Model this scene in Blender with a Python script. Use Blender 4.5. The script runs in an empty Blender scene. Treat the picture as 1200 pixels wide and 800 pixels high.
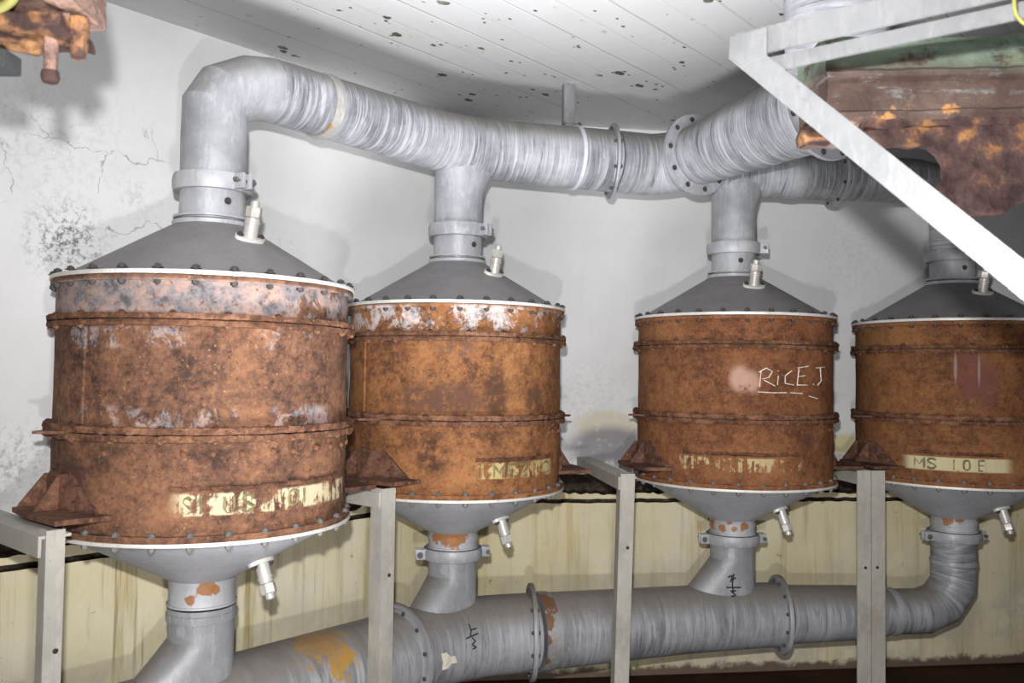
import bpy, bmesh, math, random
from mathutils import Vector, Matrix, noise as mnoise
random.seed(7)
C = bpy.context.scene.collection
CH = 1.21                      # camera height above the floor
PI = math.pi
R = math.radians
V = Vector
PITCH, ROLL, FPX = 0.0365, 0.0138, 1000.0

# ------------------------------------------------------------------ materials
class NT:
    def __init__(s, name):
        s.m = bpy.data.materials.new(name); s.m.use_nodes = True
        s.t = s.m.node_tree; s.n = s.t.nodes; s.l = s.t.links
        s.b = s.n['Principled BSDF']
        s.tc = s.n.new('ShaderNodeTexCoord')
        s.obj = s.tc.outputs['Object']; s.uv = s.tc.outputs['UV']
    def link(s, a, b):
        if hasattr(a, 'links') or hasattr(a, 'is_linked'): s.l.new(a, b)
        else: b.default_value = a
    def mp(s, vec, sc=(1, 1, 1), loc=(0, 0, 0), rot=(0, 0, 0)):
        n = s.n.new('ShaderNodeMapping'); s.link(vec, n.inputs[0])
        n.inputs['Location'].default_value = loc; n.inputs['Rotation'].default_value = rot
        n.inputs['Scale'].default_value = sc; return n.outputs[0]
    def noise(s, vec, sc, det=6, rough=.6, dist=0):
        n = s.n.new('ShaderNodeTexNoise'); s.link(vec, n.inputs['Vector'])
        n.inputs['Scale'].default_value = sc; n.inputs['Detail'].default_value = det
        n.inputs['Roughness'].default_value = rough; n.inputs['Distortion'].default_value = dist
        return n.outputs['Fac']
    def vor(s, vec, sc, feat='DISTANCE_TO_EDGE'):
        n = s.n.new('ShaderNodeTexVoronoi'); n.feature = feat; s.link(vec, n.inputs['Vector'])
        n.inputs['Scale'].default_value = sc; return n.outputs['Distance']
    def ramp(s, fac, stops, interp='LINEAR'):
        n = s.n.new('ShaderNodeValToRGB'); s.link(fac, n.inputs[0]); cr = n.color_ramp; cr.interpolation = interp
        while len(cr.elements) > len(stops): cr.elements.remove(cr.elements[-1])
        while len(cr.elements) < len(stops): cr.elements.new(1)
        for e, (p, c) in zip(cr.elements, stops):
            e.position = p; e.color = (c, c, c, 1) if not hasattr(c, '__len__') else (*c, 1)
        return n.outputs[0]
    def mix(s, fac, a, b, mode='MIX'):
        n = s.n.new('ShaderNodeMix'); n.data_type = 'RGBA'; n.blend_type = mode
        s.link(fac, n.inputs[0])
        for v, i in ((a, 6), (b, 7)):
            if isinstance(v, tuple): n.inputs[i].default_value = (*v[:3], 1)
            else: s.link(v, n.inputs[i])
        return n.outputs[2]
    def math(s, op, a, b=0, c=None):
        n = s.n.new('ShaderNodeMath'); n.operation = op
        s.link(a, n.inputs[0]); s.link(b, n.inputs[1])
        if c is not None: s.link(c, n.inputs[2])
        return n.outputs[0]
    def step(s, x, a, b):                                    # smooth 0..1 between a and b (a may exceed b)
        n = s.n.new('ShaderNodeMapRange'); n.interpolation_type = 'SMOOTHSTEP'; s.link(x, n.inputs[0])
        if a < b: n.inputs[1].default_value = a; n.inputs[2].default_value = b
        else:
            n.inputs[1].default_value = b; n.inputs[2].default_value = a
            n.inputs[3].default_value = 1; n.inputs[4].default_value = 0
        return n.outputs[0]
    def mul(s, *f):
        r = f[0]
        for x in f[1:]: r = s.math('MULTIPLY', r, x)
        return r
    def sep(s, vec):
        n = s.n.new('ShaderNodeSeparateXYZ'); s.link(vec, n.inputs[0]); return n.outputs
    def ball(s, vec, c, rad, soft=.6):
        n = s.n.new('ShaderNodeVectorMath'); n.operation = 'DISTANCE'; s.link(vec, n.inputs[0]); n.inputs[1].default_value = c
        return s.step(n.outputs['Value'], rad, rad * (1 - soft))
    def nz(s):
        g = s.n.new('ShaderNodeNewGeometry'); return s.sep(g.outputs['Normal'])[2]
    def fin(s, col, rough=.7, metal=0, bump=None, bs=.3, bd=.004, spec=.35):
        if isinstance(col, tuple): s.b.inputs['Base Color'].default_value = (*col, 1)
        else: s.link(col, s.b.inputs['Base Color'])
        s.link(rough, s.b.inputs['Roughness']); s.link(metal, s.b.inputs['Metallic'])
        s.b.inputs['Specular IOR Level'].default_value = spec
        if bump is not None:
            n = s.n.new('ShaderNodeBump'); n.inputs['Strength'].default_value = bs; n.inputs['Distance'].default_value = bd
            s.link(bump, n.inputs['Height']); s.link(n.outputs[0], s.b.inputs['Normal'])
        return s.m

def rust_mat(name, dark, mid, light, grey=(.30, .28, .30), greyamt=.0, ring=None, low=None, band=None, z0=.6,
             fleck=(.40, .24, .11), spots=(), scale=1., bandcol=(.62, .52, .27), ringcol=None):
    t = NT(name); p = t.obj
    n1 = t.noise(p, 5 * scale, 10, .68); n2 = t.noise(t.mp(p, (1, 1, 1), (3, 1, 2)), 26 * scale, 8, .75); n3 = t.noise(p, 105, 4, .7)
    n4 = t.noise(t.mp(p, (1, 1, 1), (8, 6, 1)), 60, 6, .75)
    bl = t.math('ADD', t.math('ADD', t.mul(n1, .42), t.mul(n2, .33)), t.mul(n4, .25))
    col = t.ramp(bl, [(.425, dark), (.495, mid), (.57, light)])
    hz = t.noise(t.mp(p, (2, 2, 22)), 3, 5, .6)
    col = t.mix(t.math('MULTIPLY', t.step(hz, .5, .75), .3), col, light)
    col = t.mix(t.math('MULTIPLY', t.step(n2, .55, .68), .5), col, tuple(c * .8 for c in dark))
    col = t.mix(t.math('MULTIPLY', t.step(n3, .60, .70), .65), col, fleck)
    col = t.mix(t.math('MULTIPLY', t.step(n3, .42, .32), .75), col, tuple(c * .5 for c in dark))
    x, y, z = t.sep(p)
    if greyamt:
        g1 = t.noise(t.mp(p, (1, 1, .8), (7, 2, 5)), 15, 10, .75, .4); g2 = t.noise(t.mp(p, (1, 1, 1), (1, 9, 5)), 5, 6, .6)
        gm = t.math('ADD', t.mul(g1, .6), t.mul(g2, .4)); mk = None
        for (za, zb, zs, amt) in ring:
            wv = t.mul(t.step(z, za - zs + z0, za + z0), t.step(z, zb + zs + z0, zb + z0))
            k = t.mul(t.step(gm, .57 - amt, .62 - amt), wv)
            mk = k if mk is None else t.math('MAXIMUM', mk, k)
        gcol = t.mix(t.step(n2, .42, .60), grey, ringcol or (.36, .27, .24))
        gcol = t.mix(t.step(n4, .55, .66), gcol, mid)
        gcol = t.mix(t.mul(t.step(n2, .46, .36), .7), gcol, (.07, .055, .05))
        col = t.mix(t.mul(mk, .88), col, gcol)
    for (c, rad, sc, cl) in spots:                            # stains with a shape of their own: centre, radius, stretch, colour
        ps = t.mp(p, sc); cc = tuple(a * b for a, b in zip(c, sc))
        msk = t.mul(t.ball(ps, cc, rad, .6), t.step(t.noise(p, 16, 8, .7), .38, .52))
        col = t.mix(t.mul(msk, .85), col, cl)
    if band:
        (za, zb, a0, a1, thr) = band
        ang = t.math('ARCTAN2', y, x)
        bn = t.noise(t.mp(p, (1, 1, 1), (11, 4, 9)), 11, 8, .7)
        bv = t.noise(t.mp(p, (60, 60, 4)), 1, 5, .7)
        mk = t.mul(t.step(z, za + z0 - .003, za + z0 + .003), t.step(z, zb + z0 + .003, zb + z0 - .003),
                   t.step(ang, R(a0) - .06, R(a0) + .06), t.step(ang, R(a1) + .06, R(a1) - .06),
                   t.step(t.math('ADD', bn, t.mul(t.math('SUBTRACT', bv, .5), .5)), thr, thr + .07))
        bc = t.mix(t.step(bv, .45, .7), bandcol, tuple(c * .8 + .03 for c in bandcol))
        col = t.mix(t.mul(mk, .92), col, bc)
    h = t.math('ADD', t.math('MULTIPLY', n2, .7), t.math('MULTIPLY', n3, .3))
    return t.fin(col, .86, 0, h, .55, .006, .2)

def grey_mat(name, base, hi, lo, uv=True, dust=.75, rough=.5, metal=.15, stain=.5, su=70, dustcol=(.15, .135, .12), spots=()):
    t = NT(name); p = t.obj
    n0 = t.noise(p, 4, 8, .65); n1 = t.noise(p, 30, 8, .7)
    col = t.ramp(n0, [(.3, lo), (.5, base), (.72, hi)])
    if uv:
        s1 = t.noise(t.mp(t.uv, (su, 3.2, 1)), 1, 8, .7, 1.3); s2 = t.noise(t.mp(t.uv, (su * 2.6, 7, 1)), 1, 4, .6, .4)
        col = t.mix(t.math('MULTIPLY', t.step(s1, .48, .62), .8), col, hi)
        col = t.mix(t.math('MULTIPLY', t.step(s1, .46, .35), .85), col, lo)
        col = t.mix(t.math('MULTIPLY', t.step(s2, .52, .68), .3), col, hi)
        hgt = t.math('ADD', s1, t.math('MULTIPLY', s2, .4))
    else:
        s1 = t.noise(t.mp(p, (1, 1, .3)), 45, 6, .7)
        col = t.mix(t.math('MULTIPLY', t.step(s1, .5, .66), .55), col, hi); hgt = s1
        s3 = t.noise(t.mp(p, (1, 1, .12), (3, 8, 1)), 60, 5, .7)
        col = t.mix(t.math('MULTIPLY', t.step(s3, .53, .68), .4), col, lo)
        col = t.mix(t.math('MULTIPLY', t.step(t.noise(t.mp(p, (1, 1, 1), (4, 4, 4)), 90, 4, .7), .58, .7), .45), col, lo)
    col = t.mix(t.math('MULTIPLY', t.step(n1, .6, .74), .35), col, lo)
    if stain:
        st = t.mul(t.step(t.noise(t.mp(p, (1, 1, 1), (5, 9, 1)), 3.3, 8, .72), .64, .74), stain)
        col = t.mix(st, col, (.42, .26, .07))
    if dust:                                                  # dust and soot lying on the faces that look up
        d = t.math('ADD', t.nz(), t.math('MULTIPLY', t.math('SUBTRACT', n0, .5), .7))
        col = t.mix(t.mul(t.step(d, .15, .8), dust), col, t.mix(n1, dustcol, tuple(c * 1.7 for c in dustcol)))
    for c, rad, cl in spots:
        bb = t.math('ADD', t.ball(p, c, rad * 1.25, .95), t.math('ADD', t.mul(t.math('SUBTRACT', n1, .5), 2.4), t.mul(t.math('SUBTRACT', n0, .5), .8)))
        col = t.mix(t.mul(t.step(bb, .42, .60), t.ball(p, c, rad * 1.5, .3), .9), col, t.mix(n1, tuple(q * .55 for q in cl), tuple(q * 1.3 for q in cl)))
    return t.fin(col, rough, metal, hgt, .25, .003)

def flat(name, col, rough=.7, metal=0, var=.25):
    t = NT(name); n = t.noise(t.obj, 40, 6, .65)
    c = t.ramp(n, [(.3, tuple(x * (1 - var) for x in col)), (.7, tuple(min(1, x * (1 + var)) for x in col))])
    return t.fin(c, rough, metal, n, .2, .002)

M = {}
M['pipe_hi'] = grey_mat('painted_duct_brushed', (.27, .28, .30), (.50, .51, .55), (.10, .105, .12), dust=.78, su=60)
M['pipe_lo'] = grey_mat('painted_pipe_dusty', (.295, .30, .325), (.45, .46, .49), (.15, .155, .17), dust=.88, su=34, stain=.7)
M['riser'] = grey_mat('painted_riser', (.335, .345, .37), (.50, .51, .54), (.23, .235, .255), uv=False, dust=.6, stain=.4)
M['pipe_stub'] = grey_mat('painted_stub', (.34, .35, .375), (.47, .48, .51), (.24, .245, .265), uv=False, dust=.85, stain=.35)
M['neck'] = grey_mat('painted_neck', (.40, .41, .44), (.55, .56, .59), (.28, .285, .31), uv=False, dust=.5, stain=.9)
M['cone_top'] = grey_mat('dusty_cone', (.21, .205, .215), (.28, .275, .28), (.15, .145, .15), uv=False, dust=.35, rough=.6, stain=.15, dustcol=(.14, .13, .13))
M['cone_low'] = grey_mat('pale_cone', (.56, .57, .62), (.68, .69, .74), (.44, .45, .49), uv=False, dust=0, rough=.55, stain=.05)
M['alu'] = grey_mat('pale_rim', (.68, .66, .63), (.82, .81, .79), (.45, .43, .40), uv=False, dust=.0, rough=.5, metal=.2, stain=.3)
M['galv'] = grey_mat('galvanised_steel', (.22, .225, .235), (.30, .305, .315), (.155, .16, .165), uv=False, dust=.0, rough=.45, metal=.25, stain=.25)
M['post'] = grey_mat('stained_steel_post', (.40, .385, .34), (.50, .485, .44), (.28, .27, .235), uv=False, dust=.0, rough=.6, metal=.1, stain=.9)
M['bolt'] = flat('dark_bolt_steel', (.055, .047, .045), .7, 0, .5)
M['boltrust'] = flat('rusted_bolt', (.19, .085, .045), .85, 0, .5)
M['boltgrey'] = flat('grey_bolt_steel', (.15, .14, .135), .6, .1, .5)
M['valve'] = grey_mat('valve_brass_grey', (.52, .50, .47), (.70, .69, .67), (.36, .34, .30), uv=False, dust=0, rough=.4, metal=.3, stain=.9)
M['black'] = flat('black_marker', (.03, .03, .035), .8)
M['chalk'] = flat('white_chalk', (.78, .72, .66), .95)
M['stencil'] = flat('faded_green_black_stencil_paint', (.19, .165, .085), .9, 0, .5)
M['chip'] = flat('cream_paint_chip', (.72, .68, .56), .8)
M['darkthing'] = flat('dark_grey_fitting', (.06, .065, .07), .6)
M['cable'] = flat('yellow_cable', (.34, .32, .09), .5)

# ---- walls
def wall_white():
    t = NT('white_painted_plaster'); p = t.obj
    n0 = t.noise(p, 1.6, 8, .6); n1 = t.noise(p, 12, 10, .72); n2 = t.noise(p, 130, 5, .7)
    col = t.ramp(n0, [(.3, (.68, .68, .69)), (.7, (.80, .80, .81))])
    col = t.mix(t.mul(t.step(n1, .55, .75), .25), col, (.56, .55, .55))
    col = t.mix(t.mul(t.step(n2, .63, .76), .4), col, (.36, .355, .355))
    dr = t.noise(t.mp(p, (14, 14, .8)), 1, 6, .7)
    col = t.mix(t.mul(t.step(dr, .6, .8), .2), col, (.45, .43, .40))
    z = t.sep(p)[2]
    damp = t.mul(t.step(z, CH - .12, CH - .40), t.step(t.noise(t.mp(p, (1, 1, 1), (2, 2, 7)), 3.5, 9, .7), .42, .62))
    col = t.mix(t.mul(damp, .4), col, (.36, .35, .35))
    spk = t.noise(p, 60, 8, .8)
    for c, rad, k, cl in WSTAIN:
        m = t.mul(t.ball(p, c, rad, .9), t.step(spk, .48, .60), k)
        col = t.mix(m, col, cl)
    for c, rad, cl in WPATCH:
        m = t.mul(t.ball(t.mp(p, (1, 1, 1.9)), (c[0], c[1], c[2] * 1.9), rad, .45), t.step(n1, .3, .5))
        col = t.mix(t.mul(m, .8), col, cl)
    pd = t.mix(.13, p, t.mix(1, p, (0, 0, 0)))
    w = t.n.new('ShaderNodeVectorMath'); w.operation = 'ADD'; t.link(p, w.inputs[0])
    nn = t.n.new('ShaderNodeTexNoise'); nn.inputs['Scale'].default_value = 7; nn.inputs['Detail'].default_value = 8; t.link(p, nn.inputs['Vector'])
    sc = t.n.new('ShaderNodeVectorMath'); sc.operation = 'SCALE'; t.link(nn.outputs['Color'], sc.inputs[0]); sc.inputs['Scale'].default_value = .22
    t.link(sc.outputs[0], w.inputs[1])
    ck = t.step(t.vor(w.outputs[0], 3.2), .008, .002)
    cm = None
    for c, rad in WCRACK:
        b = t.ball(p, c, rad, .5); cm = b if cm is None else t.math('MAXIMUM', cm, b)
    col = t.mix(t.mul(ck, cm, t.step(n1, .42, .55), .75), col, (.28, .27, .27))
    return t.fin(col, .8, 0, t.math('ADD', n1, t.mul(n2, .35)), .35, .004, .25)
def wall_cream():
    t = NT('cream_painted_plaster'); p = t.obj
    n0 = t.noise(p, 2.2, 8, .65); n1 = t.noise(p, 16, 10, .72); n2 = t.noise(p, 120, 5, .7)
    col = t.ramp(n0, [(.3, (.68, .59, .36)), (.5, (.74, .67, .46)), (.7, (.78, .73, .58))])
    s = t.noise(t.mp(p, (11, 11, .7)), 1, 7, .7, .3); s2 = t.noise(t.mp(p, (30, 30, 1.1), (4, 4, 1)), 1, 6, .7)
    x = t.sep(p)[0]
    lw = t.math('ADD', .5, t.mul(t.step(x, -.3, -1.0), .4))
    col = t.mix(t.mul(t.step(s, .5, .68), lw), col, (.42, .32, .10))
    col = t.mix(t.mul(t.step(s2, .54, .72), lw), col, (.33, .27, .12))
    z = t.sep(p)[2]
    lowm = t.mul(t.step(z, .62, .2), t.step(t.noise(p, 5, 9, .7), .4, .62))
    col = t.mix(t.mul(lowm, .75), col, (.50, .47, .40))
    col = t.mix(t.mul(t.step(n1, .6, .76), .35), col, (.36, .31, .2))
    mk = t.step(t.noise(t.mp(p, (1, 1, 1), (8, 3, 1)), 22, 7, .75), .64, .70)
    col = t.mix(t.mul(mk, .7), col, (.12, .10, .08))
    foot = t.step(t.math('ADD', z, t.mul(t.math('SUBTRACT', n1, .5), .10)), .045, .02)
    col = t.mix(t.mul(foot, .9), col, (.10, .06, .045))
    return t.fin(col, .8, 0, t.math('ADD', n1, t.mul(n2, .3)), .4, .004, .25)
def dark_concrete():
    t = NT('broken_dark_concrete'); p = t.obj
    n = t.noise(p, 22, 10, .75)
    col = t.ramp(n, [(.35, (.018, .015, .012)), (.55, (.07, .055, .045)), (.72, (.22, .17, .12))])
    return t.fin(col, .95, 0, n, .9, .02, .1)
def ceil_mat():
    t = NT('white_painted_boards'); p = t.obj
    a = R(48.8)
    q = t.mp(p, (1, 1, 1), (0, 0, 0), (0, 0, -a))             # y now runs across the boards
    x, y, z = t.sep(q)
    n0 = t.noise(p, 2.5, 8, .6); n1 = t.noise(t.mp(q, (3, 20, 1)), 2, 8, .7)
    f = t.math('FRACT', t.math('ADD', .639, t.math('DIVIDE', t.math('ADD', y, t.mul(t.math('SUBTRACT', t.noise(p, 5, 4, .6), .5), .012)), .2235)))
    e = t.math('ABSOLUTE', t.math('SUBTRACT', f, .5))
    line = t.math('MAXIMUM', t.step(e, .02, .004), t.mul(t.step(e, .487, .497), .45))
    vis = t.step(t.noise(t.mp(q, (1.2, 9, 1)), 1, 5, .6), .42, .6)
    col = t.ramp(n0, [(.3, (.80, .80, .80)), (.7, (.87, .87, .87))])
    col = t.mix(t.mul(t.step(n1, .55, .75), .2), col, (.6, .59, .57))
    col = t.mix(t.mul(line, vis, .42), col, (.36, .34, .31))
    ridge = t.step(e, .03, .09)
    cl = t.step(t.noise(p, 2.2, 4, .6, .3), .40, .52)
    wq = t.mp(q, (.62, 1, 1), (2.3, 1.1, 0)); jn = t.noise(p, 45, 4, .6); kn = t.noise(p, 9, 3, .6)
    rad = t.mul(t.step(kn, .42, .64), .21)
    d1 = t.math('ADD', t.vor(wq, 15, 'F1'), t.mul(t.math('SUBTRACT', jn, .5), .22))
    d2 = t.math('ADD', t.vor(t.mp(q, (.7, 1, 1), (5, 2, 0)), 34, 'F1'), t.mul(t.math('SUBTRACT', jn, .5), .2))
    m = t.math('MAXIMUM', t.step(t.math('SUBTRACT', d1, rad), .02, -.02), t.mul(t.step(t.math('SUBTRACT', d2, rad), .0, -.04), t.step(kn, .5, .6)))
    m = t.mul(m, cl)
    col = t.mix(t.mul(m, .93), col, t.mix(t.noise(p, 30), (.02, .015, .008), (.16, .10, .03)))
    bump = t.math('ADD', t.mul(n1, .4), t.mul(line, -.8))
    return t.fin(col, .75, 0, bump, .5, .004, .25)
def floor_mat():
    t = NT('red_brown_dirt_floor'); p = t.obj
    n0 = t.noise(p, 3, 10, .7); n1 = t.noise(p, 45, 8, .75)
    col = t.ramp(n0, [(.3, (.06, .028, .02)), (.55, (.12, .055, .036)), (.75, (.2, .12, .08))])
    col = t.mix(t.mul(t.step(n1, .64, .75), .7), col, (.4, .33, .26))
    return t.fin(col, .85, 0, n1, .8, .01, .25)

# ------------------------------------------------------------------ geometry helpers
ORG = {}
def link(o): C.objects.link(o)
def thing(name, label, cat, loc, group=None):
    o = bpy.data.objects.new(name, None); link(o); o.location = V(loc) + V((0, 0, CH)); o.empty_display_size = .1
    o['label'] = label; o['category'] = cat
    if group: o['group'] = group
    ORG[o.name] = V(loc); return o
def obj(name, bm, mat, parent=None, label=None, smooth=35, normals=True):
    """bm in camera-level coordinates (z = 0 at the lens); becomes one mesh, local to its parent."""
    org = ORG[parent.name] if parent else V((0, 0, -CH))
    bmesh.ops.translate(bm, verts=bm.verts, vec=-org)
    if normals: bmesh.ops.recalc_face_normals(bm, faces=bm.faces)
    me = bpy.data.meshes.new(name); bm.to_mesh(me); bm.free()
    for m in (mat if isinstance(mat, (list, tuple)) else [mat]): me.materials.append(m)
    me.shade_smooth()
    if smooth is not None: me.set_sharp_from_angle(angle=R(smooth))
    o = bpy.data.objects.new(name, me); link(o)
    if parent: o.parent = parent
    ORG[o.name] = org
    if label: o['label'] = label
    return o
def BM(): return bmesh.new()
def perp(d):
    d = d.normalized(); a = V((0, 0, 1)) if abs(d.z) < .9 else V((1, 0, 0))
    x = a.cross(d).normalized(); return x, d.cross(x).normalized()
def rings_to_faces(bm, rings, closed_ring=True, cap=True, us=None, rad=None):
    uvl = bm.loops.layers.uv.get('UVMap') or bm.loops.layers.uv.new('UVMap')
    n = len(rings[0])
    for i in range(len(rings) - 1):
        for k in range(n if closed_ring else n - 1):
            k2 = (k + 1) % n
            f = bm.faces.new((rings[i][k], rings[i][k2], rings[i + 1][k2], rings[i + 1][k]))
            u0, u1 = (us[i], us[i + 1]) if us else (i * .01, (i + 1) * .01)
            rr = rad or .1
            v0, v1 = 2 * PI * rr * k / n, 2 * PI * rr * (k + 1) / n
            for lp, uv in zip(f.loops, ((u0, v0), (u0, v1), (u1, v1), (u1, v0))): lp[uvl].uv = uv
    if cap:
        bm.faces.new(rings[0][::-1]); bm.faces.new(rings[-1])
def tube(bm, pts, radii, segs=32, cap=True, jit=0, up=None, u0=0):
    pts = [V(p) for p in pts]; n = len(pts)
    if not hasattr(radii, '__len__'): radii = [radii] * n
    tang = []
    for i in range(n):
        if i == 0: t = pts[1] - pts[0]
        elif i == n - 1: t = pts[-1] - pts[-2]
        else: t = (pts[i] - pts[i - 1]).normalized() + (pts[i + 1] - pts[i]).normalized()
        tang.append(t.normalized())
    x, y = perp(tang[0]); rings = []; us = []; L = u0
    for i in range(n):
        if i:
            ax = tang[i - 1].cross(tang[i])
            if ax.length > 1e-6:
                q = Matrix.Rotation(tang[i - 1].angle(tang[i]), 3, ax.normalized()); x = q @ x; y = q @ y
            L += (pts[i] - pts[i - 1]).length
        us.append(L); ring = []
        for k in range(segs):
            a = 2 * PI * k / segs; r = radii[i]
            if jit: r += jit * mnoise.noise(pts[i] * 9 + V((math.cos(a), math.sin(a), 0)) * 1.5)
            ring.append(bm.verts.new(pts[i] + (x * math.cos(a) + y * math.sin(a)) * r))
        rings.append(ring)
    rings_to_faces(bm, rings, True, cap, us, sum(radii) / n)
    return bm
def lathe(bm, prof, o, axis=(0, 0, 1), segs=64, close=True, jit=0, jf=14, skip=None):
    """prof: (radius, height along axis) loop."""
    o = V(o); ax = V(axis).normalized(); x, y = perp(ax)
    if abs(ax.z) > .999: x, y = V((1, 0, 0)), V((0, 1, 0))
    rings = []
    for k in range(segs):
        a = 2 * PI * k / segs; d = x * math.cos(a) + y * math.sin(a); ring = []
        for j, (r, h) in enumerate(prof):
            rr, hh = r, h
            if jit:
                p = d * 1.0 * jf + V((0, 0, h * 40)) + o * 3
                rr += jit * mnoise.noise(p) + jit * .6 * mnoise.noise(p * 3.1)
                hh += jit * .5 * mnoise.noise(p * 1.7 + V((9, 3, j)))
            ring.append(bm.verts.new(o + d * rr + ax * hh))
        rings.append(ring)
    uvl = bm.loops.layers.uv.get('UVMap') or bm.loops.layers.uv.new('UVMap')
    n = len(prof)
    acc = [0]
    for j in range(n): 
        a, b = prof[j], prof[(j + 1) % n]; acc.append(acc[-1] + math.hypot(a[0] - b[0], a[1] - b[1]))
    rm = max(r for r, h in prof)
    for k in range(segs):
        k2 = (k + 1) % segs
        for j in range(n if close else n - 1):
            j2 = (j + 1) % n
            f = bm.faces.new((rings[k][j], rings[k2][j], rings[k2][j2], rings[k][j2]))
            v0, v1 = 2 * PI * rm * k / segs, 2 * PI * rm * (k + 1) / segs
            for lp, uv in zip(f.loops, ((acc[j], v0), (acc[j], v1), (acc[j + 1], v1), (acc[j + 1], v0))): lp[uvl].uv = uv
    return bm
def box(bm, c, sx, sy, sz, ex=(1, 0, 0), ey=(0, 1, 0), ez=(0, 0, 1), bev=0):
    ex, ey, ez = V(ex), V(ey), V(ez); c = V(c); vs = []
    for i in (-1, 1):
        for j in (-1, 1):
            for k in (-1, 1): vs.append(bm.verts.new(c + ex * (i * sx / 2) + ey * (j * sy / 2) + ez * (k * sz / 2)))
    fs = [bm.faces.new([vs[i] for i in q]) for q in ((0, 1, 3, 2), (4, 6, 7, 5), (0, 4, 5, 1), (2, 3, 7, 6), (0, 2, 6, 4), (1, 5, 7, 3))]
    if bev: bmesh.ops.bevel(bm, geom=list({e for f in fs for e in f.edges}), offset=bev, segments=2, affect='EDGES', profile=.6)
    return bm
def prism(bm, pts, depth):
    """closed outline (Vectors, one plane) extruded by vector depth"""
    a = [bm.verts.new(V(p)) for p in pts]; b = [bm.verts.new(V(p) + V(depth)) for p in pts]
    bm.faces.new(a[::-1]); bm.faces.new(b)
    for i in range(len(a)):
        j = (i + 1) % len(a); bm.faces.new((a[i], a[j], b[j], b[i]))
    return bm
def hexprism(bm, r, z0, z1, n=6):
    a = [bm.verts.new((r * math.cos(2 * PI * k / n), r * math.sin(2 * PI * k / n), z0)) for k in range(n)]
    b = [bm.verts.new((r * math.cos(2 * PI * k / n), r * math.sin(2 * PI * k / n), z1)) for k in range(n)]
    bm.faces.new(a[::-1]); bm.faces.new(b)
    for k in range(n): bm.faces.new((a[k], a[(k + 1) % n], b[(k + 1) % n], b[k]))
def bolt_mesh(name, th, r, mat, head=.007):
    bm = BM(); hexprism(bm, r, th / 2, th / 2 + head); hexprism(bm, r * 1.45, th / 2, th / 2 + .0016, 14)
    hexprism(bm, r * .5, -th / 2 - head * 1.5, th / 2 + head * 1.35, 10); hexprism(bm, r, -th / 2 - head, -th / 2)
    bmesh.ops.recalc_face_normals(bm, faces=bm.faces)
    me = bpy.data.meshes.new(name); bm.to_mesh(me); bm.free(); me.materials.append(mat); return me
def place(me, name, parent, pos, axis=(0, 0, 1), spin=0):
    o = bpy.data.objects.new(name, me); link(o); o.parent = parent
    o.location = V(pos) - ORG[parent.name]
    q = V(axis).to_track_quat('Z', 'Y'); o.rotation_mode = 'QUATERNION'
    from mathutils import Quaternion
    o.rotation_quaternion = q @ Quaternion((0, 0, 1), spin); return o
def unproj(px, py, Y=None, Z=None):
    u, v = (px - 600) / FPX, (py - 400) / FPX
    c, s = math.cos(ROLL), math.sin(ROLL); u, v = c * u + s * v, -s * u + c * v
    y, z = 1, -v
    d = V((u, y * math.cos(PITCH) - z * math.sin(PITCH), y * math.sin(PITCH) + z * math.cos(PITCH)))
    return d * (Y / d.y if Y is not None else Z / d.z)

# ------------------------------------------------------------------ plan
A = V((.659, .752, 0)); NA = V((-.752, .659, 0))             # left wall: along, outwards
B = V((.991, .131, 0)); NB = V((-.131, .991, 0))             # back wall
D = [V((-.7688, 2.1636, 0)), V((-.1854, 2.8299, 0)), V((.8149, 3.1419, 0)), V((1.6838, 3.2574, 0))]
WOFF = .385
a0 = D[0] + NA * WOFF; b0 = D[2] + NB * WOFF
# intersection of the two wall lines
den = A.x * -B.y + A.y * B.x
tt = ((b0 - a0).x * -B.y + (b0 - a0).y * B.x) / den
COR = a0 + A * tt
RW = V((.479, .878, 0)); rw0 = V((1.02, .94, 0))             # right wall
den = RW.x * -B.y + RW.y * B.x
t2 = ((b0 - rw0).x * -B.y + (b0 - rw0).y * B.x) / den
CR = rw0 + RW * t2
CEIL, FLOOR = 1.01, -CH
WORLD = V((0, 0, CH))
def wpt(px, py):                                              # the point of the wall seen there, in world coordinates
    d = unproj(px, py, Y=1.0); 
    n, o = (NA, a0) if px < 537 else (NB, b0)
    return tuple(d * (n.dot(o) / n.dot(d)) + WORLD)
WSTAIN = [(wpt(78, 283), .15, .95, (.13, .13, .13)), (wpt(15, 545), .16, .5, (.18, .17, .18)), (wpt(165, 235), .10, .3, (.3, .3, .3)),
          (wpt(330, 300), .14, .3, (.4, .4, .4)), (wpt(690, 470), .3, .22, (.3, .3, .3)), (wpt(1000, 300), .3, .2, (.3, .3, .3)), (wpt(60, 160), .3, .25, (.3, .3, .3))]
WPATCH = [(wpt(712, 500), .17, (.60, .55, .42)), (wpt(714, 525), .21, (.20, .195, .22)), (wpt(990, 520), .1, (.7, .62, .3))]
WCRACK = [(wpt(95, 205), .32), (wpt(60, 130), .2), (wpt(195, 250), .15)]
M['white'] = wall_white(); M['cream'] = wall_cream(); M['dark'] = dark_concrete(); M['ceil'] = ceil_mat(); M['floor'] = floor_mat()

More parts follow.
